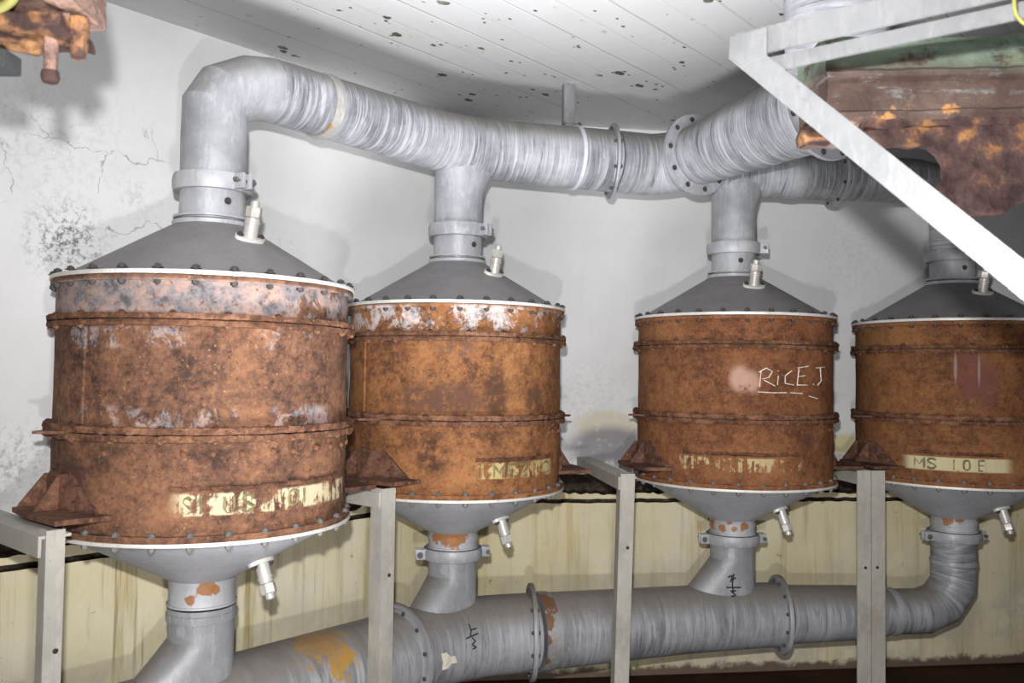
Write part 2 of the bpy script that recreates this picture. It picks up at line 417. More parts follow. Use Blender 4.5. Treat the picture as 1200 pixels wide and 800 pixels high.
def struct(o): o['kind'] = 'structure'; return o
def nz1(x, s=0): return mnoise.noise(V((x, s, .37)))
def sweep_wall(name, line, seed):
    """line: (position, outward normal); the profile has a lower dado, a broken dark groove and the upper wall."""
    bm = BM(); rings = []; L = 0; prev = None
    for (p, n) in line:
        if prev is not None: L += (p - prev).length
        prev = p
        j1 = .012 * nz1(L * 14, seed) + .010 * nz1(L * 45, seed + 3); j2 = .010 * nz1(L * 17, seed + 5) + .012 * nz1(L * 50, seed + 7)
        j3 = .003 * nz1(L * 30, seed + 9)
        prof = [(-.012, FLOOR), (-.012, -.80), (-.012, -.519 + j3), (.012, -.517 + j3), (.012, -.506 + j3), (-.008, -.503 + j3), (-.006, -.482 + j1),
                (.035, -.474 + j1), (.035, -.412 + j2 * .6), (.0, -.405 + j2 * .6), (0, -.2), (0, .4), (0, CEIL)]
        rings.append([bm.verts.new(p + n * o + V((0, 0, z))) for o, z in prof])
    mi = [1, 1, 2, 2, 2, 1, 2, 2, 2, 0, 0, 0]
    for i in range(len(rings) - 1):
        for j in range(12):
            f = bm.faces.new((rings[i][j], rings[i + 1][j], rings[i + 1][j + 1], rings[i][j + 1])); f.material_index = mi[j]
    return struct(obj(name, bm, [M['white'], M['cream'], M['dark']], smooth=30, normals=False))
def lin(p, q, n, step=.012):
    k = max(2, int((q - p).length / step)); return [(p.lerp(q, i / k), n) for i in range(k + 1)]
rr = .25; ta = rr * math.tan((math.atan2(A.y, A.x) - math.atan2(B.y, B.x)) / 2)
pa, pb = COR - A * ta, COR + B * ta
ctr = pa - NA * rr
arc = []
aA, aB = math.atan2(NA.y, NA.x), math.atan2(NB.y, NB.x)
for i in range(1, 17):
    an = aA + (aB - aA) * i / 16; n = V((math.cos(an), math.sin(an), 0)); arc.append((ctr + n * rr, n))
farL = a0 - A * 4.6
sweep_wall('wall_left', lin(farL, pa, NA, .014), 1.3)
sweep_wall('wall_back', [(pa, NA)] + arc + lin(pb, CR, NB, .012)[1:], 4.1)
def plain_wall(name, p, q, z0=FLOOR, z1=CEIL, th=.06, side=1):
    d = (q - p).normalized(); n = V((d.y, -d.x, 0)) * side
    bm = BM(); prism(bm, [p + V((0, 0, z0)), q + V((0, 0, z0)), q + V((0, 0, z1)), p + V((0, 0, z1))], n * th)
    return struct(obj(name, bm, M['white'], smooth=None))
backR = V((2.5, -2.3, 0))
plain_wall('wall_right', rw0, CR + RW * .02, side=1)
plain_wall('wall_right_near', backR, rw0, side=1)
plain_wall('wall_front', farL, backR, side=1)
def slab(name, z, th, mat):
    bm = BM(); ps = [farL + NA * .05 - A * .05, COR + (NA + NB) * .05, CR + NB * .05 + RW * .05, rw0 + V((.06, .03, 0)), backR + V((.06, -.05, 0))]
    prism(bm, [V((p.x, p.y, z)) for p in ps], V((0, 0, th))); return struct(obj(name, bm, mat, smooth=None))
slab('ceiling', CEIL, .08, M['ceil']); slab('floor', FLOOR - .08, .08, M['floor'])

# ------------------------------------------------------------------ filter drums
RB, RF = .345, .360
ZT, ZR1, ZR2, ZB = .205, .104, -.143, -.373
OR1 = dict(dark=(.10, .045, .026), mid=(.25, .105, .055), light=(.40, .19, .10))
def onc(i, ang, r, z): return V((D[i].x + r * math.cos(R(ang)), D[i].y + r * math.sin(R(ang)), z))
def loc_(ang, r, z): return (r * math.cos(R(ang)), r * math.sin(R(ang)), z + .6)
drum_mats = [
    rust_mat('rust_brown', (.048, .027, .021), (.138, .067, .042), (.255, .122, .066), grey=(.19, .185, .205), greyamt=1,
             ring=((.122, .187, .008, .13), (.05, .08, .015, .05), (-.125, -.095, .02, .055), (-.09, .06, .05, -.02)), band=(-.315, -.268, -80, 0, .475), bandcol=(.60, .51, .33), ringcol=(.38, .27, .23),
             spots=((loc_(-125, RB, -.27), .10, (1, 1, 1), (.07, .035, .025)), (loc_(-105, RB, -.17), .05, (1, 1, 1.4), (.06, .035, .025)))),
    rust_mat('rust_orange', (.09, .040, .022), (.225, .096, .040), (.35, .160, .066), grey=(.42, .38, .38), greyamt=1,
             ring=((.128, .19, .012, .05),), band=(-.312, -.265, -74, -26, .47), ringcol=(.60, .52, .50), bandcol=(.55, .42, .18),
             spots=((loc_(-66, RB, -.06), .10, (1.9, 1.9, .9), (.06, .03, .02)), (loc_(-97, RB, -.24), .07, (1, 1, .8), (.05, .025, .018)),
                    (loc_(-94, RB, -.08), .13, (.7, .7, 2), (.10, .05, .035)), (loc_(-42, RB, -.08), .05, (1, 1, .9), (.09, .045, .03)),
                    (loc_(-86, RB, .07), .06, (.8, .8, 1.6), (.12, .07, .05)))),
    rust_mat('rust_red_brown', (.10, .042, .022), (.20, .08, .036), (.29, .13, .06), band=(-.315, -.27, -140, -66, .55), bandcol=(.56, .44, .22),
             spots=((loc_(-101, RB, -.01), .045, (1, 1, .75), (.52, .33, .25)), (loc_(-95, RB, -.02), .04, (1, 1, .8), (.50, .31, .23)),
                    (loc_(-60, RB, -.22), .04, (1, 1, 1), (.09, .04, .025)))),
    rust_mat('rust_dull', (.10, .042, .022), (.19, .08, .034), (.28, .13, .05), band=(-.318, -.272, -143, -88, .36), bandcol=(.60, .53, .32),
             spots=((loc_(-110, RB, .02), .06, (1, 1, .45), (.17, .06, .055)), (loc_(-101, RB, -.02), .055, (1, 1, .45), (.16, .06, .055)),
                    (loc_(-116, RB, .04), .035, (5, 5, .5), (.30, .22, .19)), (loc_(-104, RB, .03), .03, (5, 5, .42), (.28, .20, .17))))]
M['ringrust'] = rust_mat('rust_flaking_band', (.05, .024, .017), (.12, .055, .032), (.25, .125, .075), scale=1.6)
M['earrust'] = rust_mat('rust_dark_bracket', (.05, .026, .02), (.12, .058, .04), (.22, .11, .07), scale=1.3)
BT = {'top': bolt_mesh('flange_bolt', .026, .0085, M['bolt']), 'ring': bolt_mesh('band_bolt', .026, .0075, M['ringrust'], .005),
      'low': bolt_mesh('rim_bolt', .022, .0085, M['boltgrey']), 'pipe': bolt_mesh('pipe_bolt', .016, .0062, M['bolt'], .005),
      'lug': bolt_mesh('clamp_bolt', .05, .007, M['boltgrey'], .007)}
bmv = BM(); bmesh.ops.create_uvsphere(bmv, u_segments=10, v_segments=6, radius=.0065)
mrv = bpy.data.meshes.new('rivet'); bmv.to_mesh(mrv); bmv.free(); mrv.materials.append(M['boltrust'])

def clamp(parent, c, r, z, h, ang, mat, lug=.032, both=False):
    """split pipe clamp: a band with a bolted lug (or one on each side)"""
    bm = BM(); lathe(bm, [(r, -h / 2), (r + .014, -h / 2), (r + .017, -h / 4), (r + .017, h / 4), (r + .014, h / 2), (r, h / 2)], V((c.x, c.y, z)), segs=48)
    for an in ((ang, ang + 180) if both else (ang,)):
        e = V((math.cos(R(an)), math.sin(R(an)), 0)); s = V((-e.y, e.x, 0))
        for k in (-1, 1): box(bm, V((c.x, c.y, z)) + e * (r + .012 + lug / 2) + s * k * .011, lug, .010, h * .92, e, s, bev=.002)
    o = obj('pipe_clamp', bm, mat, parent)
    for an in ((ang, ang + 180) if both else (ang,)):
        e = V((math.cos(R(an)), math.sin(R(an)), 0)); s = V((-e.y, e.x, 0))
        place(BT['lug'], 'clamp_bolt', o, V((c.x, c.y, z)) + e * (r + .016 + lug * .55), s)
    return o
def valve(parent, base, nrm, up, size=1.0):
    """test plug: base plate on the cone, stem along 'up', union nut and cap"""
    nrm = V(nrm).normalized(); up = V(up).normalized()
    bm = BM(); x, y = perp(nrm)
    pl = []
    for k in range(24):                                       # eye-shaped two-bolt plate
        a = 2 * PI * k / 24; rx = .040 - .016 * abs(math.sin(a)) ** .8
        pl.append(V(base) + (x * math.cos(a) * .040 + y * math.sin(a) * .023))
    prism(bm, pl, nrm * .009)
    o = obj('plug_plate', bm, M['alu'], parent)
    for k in (-1, 1): place(BT['pipe'], 'plate_bolt', o, V(base) + x * k * .029 + nrm * .003, nrm)
    b = V(base) + nrm * .004
    bm = BM(); lathe(bm, [(.0, -.005), (.017, -.005), (.017, .035), (.0195, .036), (.0195, .040), (.017, .041), (.017, .05), (.014, .052), (.0, .052)], b, up, 20)
    obj('plug_stem', bm, M['valve'], parent)
    bm = BM(); lathe(bm, [(.0, .052), (.0185, .052), (.0195, .055), (.0195, .074), (.017, .077), (.0, .077)], b, up, 6)
    lathe(bm, [(.0, .077), (.011, .077), (.011, .088), (.008, .091), (.0, .091)], b, up, 12)
    obj('plug_cap', bm, M['valve'], parent)
def arc_strip(i, a0_, a1_, z0, z1, r0, r1, n=24, top=None):
    """curved plate hugging drum i, optional top(t) height profile"""
    bm = BM(); cols = []
    for k in range(n + 1):
        t = k / n; an = a0_ + (a1_ - a0_) * t; zt = z1 if top is None else top(t)
        cols.append([bm.verts.new(onc(i, an, r, z)) for r, z in ((r0, z0), (r1, z0), (r1, zt), (r0, zt))])
    for k in range(n):
        for j in range(4): bm.faces.new((cols[k][j], cols[k + 1][j], cols[k + 1][(j + 1) % 4], cols[k][(j + 1) % 4]))
    bm.faces.new(cols[0]); bm.faces.new(cols[-1][::-1]); return bm
def letters(parent, i, strokes, mat, rad, name, off=.0015):
    bm = BM()
    for st in strokes:
        pts = []
        for k in range(len(st) - 1):
            (a1, z1), (a2, z2) = st[k], st[k + 1]
            m = max(1, int(max(abs(a2 - a1) * 6e-3, abs(z2 - z1)) / .008))
            for q in range(m): pts.append(onc(i, a1 + (a2 - a1) * q / m, RB + off, z1 + (z2 - z1) * q / m))
        pts.append(onc(i, st[-1][0], RB + off, st[-1][1]))
        if len(pts) > 1: tube(bm, pts, [rad * (.75 + .5 * random.random()) for _ in pts], 6)
    return obj(name, bm, mat, parent)
def px2drum(i, px, py):
    """angle and height of the drum's skin seen at a picture point"""
    d = unproj(px, py, Y=1.0); dx, dy = d.x, d.y; cx, cy = D[i].x, D[i].y
    a = dx * dx + dy * dy; b = -2 * (dx * cx + dy * cy); c = cx * cx + cy * cy - RB * RB
    k = (-b - math.sqrt(max(0, b * b - 4 * a * c))) / (2 * a); p = d * k
    return math.degrees(math.atan2(p.y - cy, p.x - cx)), p.z
def block_letter(ch):
    """stencil letters as boxes/strokes in a unit cell 0..1 x 0..1"""
    S = {'S': [[(.9, .85), (.6, 1), (.25, .95), (.1, .75), (.3, .58), (.7, .42), (.9, .25), (.7, .05), (.35, 0), (.08, .15)]],
         'I': [[(.5, 0), (.5, 1)]], 'U': [[(.12, 1), (.12, .25), (.35, 0), (.65, 0), (.88, .25), (.88, 1)]],
         'M': [[(.08, 0), (.08, 1), (.5, .35), (.92, 1), (.92, 0)]], 'E': [[(.85, 1), (.2, 1), (.2, 0), (.85, 0)], [(.2, .52), (.7, .52)]],
         'O': [[(.5, 1), (.2, .85), (.12, .5), (.2, .15), (.5, 0), (.8, .15), (.88, .5), (.8, .85), (.5, 1)]],
         'Z': [[(.1, 1), (.9, 1), (.1, 0), (.9, 0)]], '1': [[(.25, .8), (.55, 1), (.55, 0)]]}
    return S[ch]
def stencil(parent, i, items):
    """items: (char, picture x of the left edge, width px, z low, z high); every letter is a part of its own"""
    for ch, px, w, zl, zh in items:
        st = [[(px2drum(i, px + u * w, 560)[0], zl + (zh - zl) * v) for (u, v) in s] for s in block_letter(ch)]
        letters(parent, i, st, M['stencil'], .0040, 'stencil_letter', -.0016)

def make_drum(i, label, left, right, vt, vb, lower):
    """left/right: world angles of the mounting ears; vt/vb: angles of the test plugs"""
    c = D[i]
    t = thing('filter_drum', label, 'drum', V((c.x, c.y, -.6)), 'rusted filter drums in a row')
    rm = drum_mats[i]
    prof = [(RB, ZT - .010), (RB, .16), (RB + .001, ZR1 + .012), (RB, ZR1), (RB, ZR1 - .012), (RB, .05), (RB - .001, -.02), (RB, -.10), (RB, ZR2), (RB + .001, -.2),
            (RB, -.26), (RB + .001, -.32), (RB, ZB + .006), (RB - .02, ZB + .006), (RB - .02, ZT - .010)]
    bm = BM(); lathe(bm, prof, V((c.x, c.y, 0)), segs=160, jit=.0016, jf=9)
    body = obj('shell', bm, rm, t)
    for k in range(14):
        an = left + 20 + (right - left - 40) * (k + .5) / 14 + random.uniform(-2, 2)
        place(mrv, 'rivet', body, onc(i, an, RB + .001, -.185 + .004 * random.random()))
    # paired flanges: top rim, two bands, bottom rim
    def ring(name, z, th, mat, ro, jit, key, n, rb, bz=None, gap=0):
        bm = BM()
        if gap:
            for s in (-1, 1):
                zc = z + s * (gap / 2 + th / 4)
                lathe(bm, [(RB - .004, zc - th / 4), (ro, zc - th / 4), (ro + .001, zc), (ro, zc + th / 4), (RB - .004, zc + th / 4)], V((c.x, c.y, 0)), segs=200, jit=jit, jf=16)
        else:
            lathe(bm, [(RB - .06 if mat is M['alu'] else RB - .004, z - th / 2), (ro, z - th / 2), (ro + .001, z), (ro, z + th / 2), (RB - .06 if mat is M['alu'] else RB - .004, z + th / 2)], V((c.x, c.y, 0)), segs=128, jit=jit, jf=10)
        o = obj(name, bm, mat, t)
        off = random.random() * 10
        for k in range(n): place(BT[key], 'bolt', o, onc(i, 360 * k / n + off, rb, bz if bz is not None else z), spin=random.random())
        return o
    ring('top_rim', ZT + .001, .009, M['alu'], RF, .0006, 'top', 28, RB + .006, ZT - .004)
    ring('top_flange', ZT - .011, .012, rm, RF - .003, .0012, 'top', 0, 0)
    ring('upper_band', ZR1, .024, M['ringrust'], RF + .002, .0042, 'ring', 20, RB + .010, gap=.003)
    ring('lower_band', ZR2, .028, M['ringrust'], RF + .002, .005, 'ring', 20, RB + .010, gap=.003)
    ring('bottom_flange', ZB + .009, .014, rm, RF - .002, .0016, 'low', 0, 0)
    ring('bottom_rim', ZB - .002, .008, M['alu'], RF + .001, .0006, 'low', 28, RB + .006, ZB + .004)
    # cones and necks
    bm = BM(); lathe(bm, [(RB - .012, ZT + .004), (RB - .012, ZT + .009), (.088, .362), (.088, .356)], V((c.x, c.y, 0)), segs=96)
    obj('top_cone', bm, M['cone_top'], t, 'dark dusty sheet metal cone')
    bm = BM(); lathe(bm, [(.075, .352), (.094, .358), (.096, .363), (.096, .368), (.088, .372), (.080, .373), (.080, .448), (.075, .448)], V((c.x, c.y, 0)), segs=64)
    lathe(bm, [(.080, .376), (.093, .376), (.093, .382), (.080, .382)], V((c.x, c.y, 0)), segs=64)
    nk = obj('upper_neck', bm, M['neck'], t)
    place(BT['pipe'], 'bolt', nk, onc(i, vt - 8, .081, .415), V((math.cos(R(vt - 8)), math.sin(R(vt - 8)), 0)))
    bm = BM(); lathe(bm, [(RB - .012, ZB - .010), (RB - .012, ZB - .004), (.082, -.512), (.082, -.520)], V((c.x, c.y, 0)), segs=96)
    obj('bottom_cone', bm, M['cone_low'], t, 'pale grey sheet metal cone')
    zb = -.585 if lower == 'sleeve' else -.572
    bm = BM(); lathe(bm, [(.074, -.508), (.084, -.508), (.080, -.517), (.080, zb + .006), (.084, zb + .005), (.084, zb), (.074, zb)], V((c.x, c.y, 0)), segs=64)
    if lower != 'sleeve': lathe(bm, [(.080, -.530), (.0825, -.530), (.0825, -.548), (.080, -.548)], V((c.x, c.y, 0)), segs=48)
    fa = math.degrees(math.atan2(-c.y, -c.x)); RS = (.36, .15, .045)
    nsp = {0: [(6, -.535, .026), (-22, -.56, .016), (22, -.54, .014)], 1: [(-12, -.525, .05), (10, -.53, .04), (-40, -.525, .03)],
           2: [(-60, -.535, .03), (-25, -.545, .018), (5, -.545, .016), (30, -.535, .02), (-5, -.52, .02)], 3: [(-15, -.522, .03), (15, -.522, .025)]}[i]
    nm = grey_mat('rust_marked_neck', (.42, .43, .46), (.56, .57, .60), (.30, .305, .33), uv=False, dust=.2, stain=.9, spots=[(loc_(fa + a_, .081, z_), r_, RS) for a_, z_, r_ in nsp])
    obj('lower_neck', bm, nm, t, 'grey neck with rust marks')
    # test plugs
    def conept(an, f): 
        r = (RB - .012) * (1 - f) + .088 * f; z = (ZT + .009) * (1 - f) + .362 * f; return onc(i, an, r, z)
    e = V((math.cos(R(vt)), math.sin(R(vt)), 0)); n = (e * .149 + V((0, 0, .245))).normalized()
    valve(t, conept(vt, .68) - n * .002, n, V((0, 0, 1)) + e * .22)
    e = V((math.cos(R(vb)), math.sin(R(vb)), 0)); n = (e * .131 - V((0, 0, .251))).normalized()
    f = .60; r = (RB - .012) * (1 - f) + .082 * f; z = (ZB - .010) * (1 - f) + (-.520) * f
    valve(t, onc(i, vb, r, z) - n * .001, n, V((0, 0, -1)) + e * .38)
    # mounting ears
    for an in (left, right):
        e = V((math.cos(R(an)), math.sin(R(an)), 0)); s = V((-e.y, e.x, 0)); o0 = V((c.x, c.y, 0))
        hw = 27; fs = 1 if an == left else -1
        bm = arc_strip(i, an - hw, an + hw, -.325, -.235, RB - .002, RB + .010, 28,
                       lambda q: -.325 + .09 * min(1, max(.10, 1.45 * (1 - abs(2 * q - 1)))) + .006 * nz1(q * 9, an))
        pad = obj('mounting_bracket', bm, M['earrust'], t)
        bm = BM(); outl = []
        for q in range(13):
            y = (-.09 + .26 * q / 12) * fs; outl.append(o0 + e * (math.sqrt((RB + .004) ** 2 - y * y)) + s * y)
        outl += [o0 + e * .418 + s * .165 * fs, o0 + e * .424 + s * .02 * fs, o0 + e * .414 - s * .085 * fs]
        prism(bm, [p + V((0, 0, -.3245)) for p in outl], V((0, 0, .011)))
        obj('bracket_shelf', bm, M['earrust'], pad)
        for y in (.01 * fs, -.08 * fs):
            x0 = math.sqrt((RB + .004) ** 2 - y * y); p0 = o0 + s * (y - .004)
            bm = BM(); prism(bm, [p0 + e * x0 + V((0, 0, -.314)), p0 + e * .405 + V((0, 0, -.314)), p0 + e * .400 + V((0, 0, -.305)), p0 + e * (x0 + .010) + V((0, 0, -.243)), p0 + e * x0 + V((0, 0, -.243))], s * .008)
            obj('gusset', bm, M['earrust'], pad)
        bm = BM(); p0 = o0 + V((0, 0, ZR2 - .004))
        prism(bm, [p0 + e * (RB + .006) - s * .045, p0 + e * (RF + .045) - s * .008, p0 + e * (RF + .05) + s * .004, p0 + e * (RB + .006) + s * .05], V((0, 0, .006)))
        obj('lug', bm, M['earrust'], t)
    # torn seam strip above the stencilled band
    bm = BM(); pts = []
    sa, sb = {0: (-82, -8), 1: (-76, -28), 2: (-132, -68), 3: (-138, -92)}[i]
    for k in range(41):
        an = sa + (sb - sa) * k / 40; pts.append(onc(i, an, RB + .001, -.257 + .003 * nz1(k * .5, i)))
    tube(bm, pts, [.0055 + .003 * nz1(k * .9, i + 5) for k in range(41)], 8)
    obj('weld_seam', bm, M['ringrust'], t)
    return t
LA, LB = math.degrees(math.atan2(A.y, A.x)), math.degrees(math.atan2(B.y, B.x))
d0 = make_drum(0, 'nearest and largest-looking rusted drum at the left, grey patches on its upper ring', LA - 180, LA, -39, -24, 'sleeve')
d1 = make_drum(1, 'orange rusted drum second from the left, white flaking patch near its top rim', LA - 180, 17, -42, -31, 'clamp')
d2 = make_drum(2, 'rusted drum third from the left with chalk letters scrawled on its side', LB - 180 + 6, LB, -80, -42, 'clamp')
d3 = make_drum(3, 'dull rusted drum at the far right, half in shadow behind the white brace', LB - 180, LB, -82, -60, 'clamp')
zl, zh = -.307, -.272
stencil(d0, 0, [('S', 214, 12, -.311, -.276), ('I', 231, 10, -.311, -.272), ('U', 262, 15, -.311, -.276), ('S', 283, 17, -.311, -.274), ('O', 337, 15, -.308, -.272), ('I', 353, 8, -.308, -.272)])
stencil(d1, 1, [('M', 578, 14, zl, zh), ('E', 594, 11, zl, zh), ('Z', 608, 11, zl, zh), ('1', 622, 8, zl, zh), ('O', 634, 10, zl, zh)])
stencil(d2, 2, [('I', 851, 8, -.309, -.276)])
stencil(d3, 3, [('M', 1071, 13, -.313, -.278), ('S', 1086, 12, -.313, -.278), ('I', 1114, 8, -.313, -.278), ('O', 1128, 10, -.313, -.278), ('E', 1145, 11, -.313, -.278)])
CH_ST = [[(890, 453), (892, 434)], [(889, 436), (898, 431), (905, 435), (901, 442), (893, 444)], [(895, 445), (908, 452)], [(912, 440), (911, 451)], [(911, 434), (912, 434.6)],
         [(928, 434), (920, 440), (920, 449), (930, 451)], [(936, 432), (934, 451)], [(935, 431), (947, 429)], [(935, 441), (943, 440)], [(934, 451), (946, 451)],
         [(953, 450), (953.6, 450.4)], [(956, 431), (966, 430)], [(961, 431), (962, 446), (958, 451)], [(888, 459), (905, 460), (922, 460)], [(926, 460), (940, 461)], [(948, 464), (958, 467)]]
letters(d2, 2, [[px2drum(2, x, y) for x, y in s] for s in CH_ST], M['chalk'], .0017, 'chalk_lettering', .001)
# vertical seam of the nearest drum
bm = BM(); an, _ = px2drum(0, 99, 430)
tube(bm, [onc(0, an, RB + .0005, z) for z in (-.125, -.06, 0, .05, .088)], [.004, .005, .004, .005, .004], 8); obj('side_seam', bm, drum_mats[0], d0)
bm = BM(); an, _ = px2drum(1, 428, 430)
tube(bm, [onc(1, an, RB + .0005, z) for z in (-.125, -.06, 0, .05, .088)], [.004, .005, .004, .005, .004], 8); obj('side_seam', bm, drum_mats[1], d1)

# ------------------------------------------------------------------ pipework
def flange(parent, c, axis, ri, ro, th, mat, n=10, name='flange', key='pipe', rot=0):
    bm = BM(); lathe(bm, [(ri, -th / 2), (ro, -th / 2), (ro + .001, -th / 4), (ro + .001, th / 4), (ro, th / 2), (ri, th / 2)], c, axis, 64)
    o = obj(name, bm, mat, parent); x, y = perp(V(axis).normalized())
    for k in range(n):
        a = 2 * PI * (k + .5) / n + rot; place(BT[key], 'bolt', o, V(c) + (x * math.cos(a) + y * math.sin(a)) * ((ri + ro) / 2 + .004), axis)
    return o
def band(parent, c, axis, r, w, mat, name='weld_band'):
    bm = BM(); lathe(bm, [(r - .004, -w / 2), (r + .0035, -w / 2), (r + .005, 0), (r + .0035, w / 2), (r - .004, w / 2)], c, axis, 48); return obj(name, bm, mat, parent)
M['weldrust'] = grey_mat('rust_marked_weld', (.42, .41, .40), (.55, .54, .53), (.28, .26, .24), uv=False, dust=.4, stain=1.0)
AX_U, AX_L = .752, -.872
def P(i, z, off=V((0, 0, 0))): return V((D[i].x, D[i].y, z)) + off
def dense(pts, rad, step=.05):
    op, orr = [], []
    for k in range(len(pts) - 1):
        p, q = V(pts[k]), V(pts[k + 1]); m = max(1, int((q - p).length / step))
        for j in range(m): op.append(p.lerp(q, j / m)); orr.append(rad[k] + (rad[k + 1] - rad[k]) * j / m)
    op.append(V(pts[-1])); orr.append(rad[-1]); return op, orr
def bez(p0, p1, p2, n):
    return [(1 - t) ** 2 * V(p0) + 2 * t * (1 - t) * V(p1) + t * t * V(p2) for t in [k / n for k in range(n + 1)]]
def tee(parent, i, z0, zc, r, e, ext, mat, st=.24, name='branch'):
    """swept branch: a round stub that fans out along e where it meets the run"""
    c = D[i]; bm = BM(); rings = []; us = []
    s = V((-e.y, e.x, 0)); N = 9
    zs = [z0, z0 + (zc - z0) * st] + [z0 + (zc - z0) * (st + (1 - st) * k / (N - 2)) for k in range(1, N - 1)]
    for j, z in enumerate(zs):
        f = max(0, (abs(z - z0) / abs(zc - z0) - st) / (1 - st)); f = f * f * (1.6 - .6 * f) if st > .3 else f; ring = []
        for k in range(48):
            a = 2 * PI * k / 48; x = math.cos(a) * r; y = math.sin(a) * r
            if x > 0: x += ext * f * (x / r)
            ring.append(bm.verts.new(V((c.x, c.y, z)) + e * x + s * y))
        rings.append(ring); us.append(abs(z - z0))
    rings_to_faces(bm, rings, True, True, us, r)
    return obj(name, bm, mat, parent, smooth=28)

# --- overhead duct, left section: elbow over the first drum, tee over the second, up to the collar
UA = (P(1, AX_U) - P(0, AX_U)).normalized(); UB = (P(2, AX_U) - P(1, AX_U)).normalized()
ul = thing('overhead_duct', 'long grey overhead duct rising from the left drum and bending along the wall', 'duct', P(0, .45))
e0 = P(0, AX_U)
elb = [P(0, .455), P(0, .53), P(0, .60), P(0, .665), P(0, .705) + UA * .025, P(0, .742) + UA * .095, P(0, AX_U + .002) + UA * .16]
bm = BM(); tube(bm, elb, [.0805, .0805, .081, .082, .083, .084, .085], 48); obj('elbow', bm, M['riser'], ul, smooth=18)
UC = V((.632, 2.95, .765))    # mouth of the main duct
FL = V((.135, 2.93, AX_U))
b1 = P(1, AX_U) - UA * .17; b2 = P(1, AX_U) + UB * .17
s1, r1 = dense([P(0, AX_U + .002) + UA * .155, b1], [.085, .094])
bend = bez(b1, P(1, AX_U), b2, 8)
UP = lambda x: P(1, AX_U) + UB * x
LFL = .555                                                     # distance of the bolted flange along the run
s2, r2 = dense([b2, UP(LFL)], [.102, .108])
pts = s1[:-1] + bend[:-1] + s2; rad = r1[:-1] + [.094 + .008 * k / 8 for k in range(8)] + r2
bm = BM(); tube(bm, pts, rad, 56, u0=.3); obj('run', bm, M['pipe_hi'], ul)
tee(ul, 1, .455, AX_U - .02, .0805, UB, .085, M['riser'], st=.42)
wc = P(0, AX_U) + UA * .33; wd = V((-wc.x, -wc.y, 0)).normalized(); w0 = P(0, .45)
M['weld_orange'] = grey_mat('orange_streaked_weld', (.42, .41, .40), (.55, .54, .53), (.28, .26, .24), uv=False, dust=.4, stain=.9,
    spots=[(tuple(wc + wd * a_ + V((0, 0, z_)) - w0), r_, (.40, .19, .045)) for a_, z_, r_ in ((.08, .045, .035), (.09, .005, .018), (.075, -.045, .03), (.055, -.072, .04))])
band(ul, wc, UA, .0885, .030, M['weld_orange'])
clamp(ul, D[0], .081, .466, .042, -30, M['neck']); clamp(ul, D[1], .081, .466, .042, -30, M['neck'])
flange(ul, UP(LFL), V((1, .10, 0)), .09, .131, .010, M['riser'], 8)
# --- middle section: collar to the mouth of the main duct, then the main duct
md = thing('main_duct', 'wide grey main duct swelling towards the room and turning up into the ceiling', 'duct', UC)
RING2 = V((.900, 2.45, .792)); AXM = (RING2 - UC).normalized()
s3 = [UP(LFL + .006), UP(LFL + .05), UP(LFL + .10)] + bez(UP(LFL + .14), UC - AXM * .13, UC + AXM * .004, 12)
bm = BM(); tube(bm, s3, .108, 56); obj('run', bm, M['pipe_hi'], md)
flange(md, UC + AXM * .006, AXM, .095, .142, .012, M['riser'], 10, 'mouth_flange', rot=.2)
s4, r4 = dense([UC, RING2], [.104, .132], .05)
bm = BM(); tube(bm, s4, r4, 64, u0=2); obj('taper', bm, M['pipe_hi'], md)
flange(md, RING2, AXM, .125, .166, .014, M['riser'], 12, 'wide_flange', rot=.1)
vt_ = V((.835, 2.20, 0))
e4 = [RING2 + AXM * .005, RING2 + AXM * .05] + bez(RING2 + AXM * .06, V((vt_.x, vt_.y, .79)), V((vt_.x, vt_.y, .97)), 8) + [V((vt_.x, vt_.y, CEIL - .001))]
bm = BM(); tube(bm, e4, .130, 64, u0=4); obj('outlet_bend', bm, M['pipe_hi'], md)
# --- right section
BR = (P(3, AX_U) - P(2, AX_U)).normalized()
ur = thing('overhead_duct', 'short dark overhead duct running right in the shade behind the brace', 'duct', P(2, .45))
bm = BM(); s5, r5 = dense([P(2, AX_U) - BR * .085, P(2, AX_U) + BR * .60], [.088, .085]); 
s5 += [P(3, AX_U) - BR * .16, P(3, AX_U - .012) - BR * .085, P(3, .70) - BR * .022, P(3, .655), P(3, .55), P(3, .455)]
r5 += [.084, .083, .082, .081, .0805, .0805]
tube(bm, s5, r5, 48, u0=7); obj('run', bm, M['pipe_hi'], ur, smooth=20)
tee(ur, 2, .455, AX_U - .01, .0805, BR, .06, M['riser'], st=.45)
flange(ur, P(2, AX_U) + BR * .40, BR, .08, .108, .014, M['riser'], 8)
band(ur, P(2, AX_U) + BR * .22, BR, .087, .05, M['riser'], 'sleeve')
clamp(ur, D[2], .081, .466, .042, -20, M['neck']); clamp(ur, D[3], .081, .466, .042, -60, M['neck'])

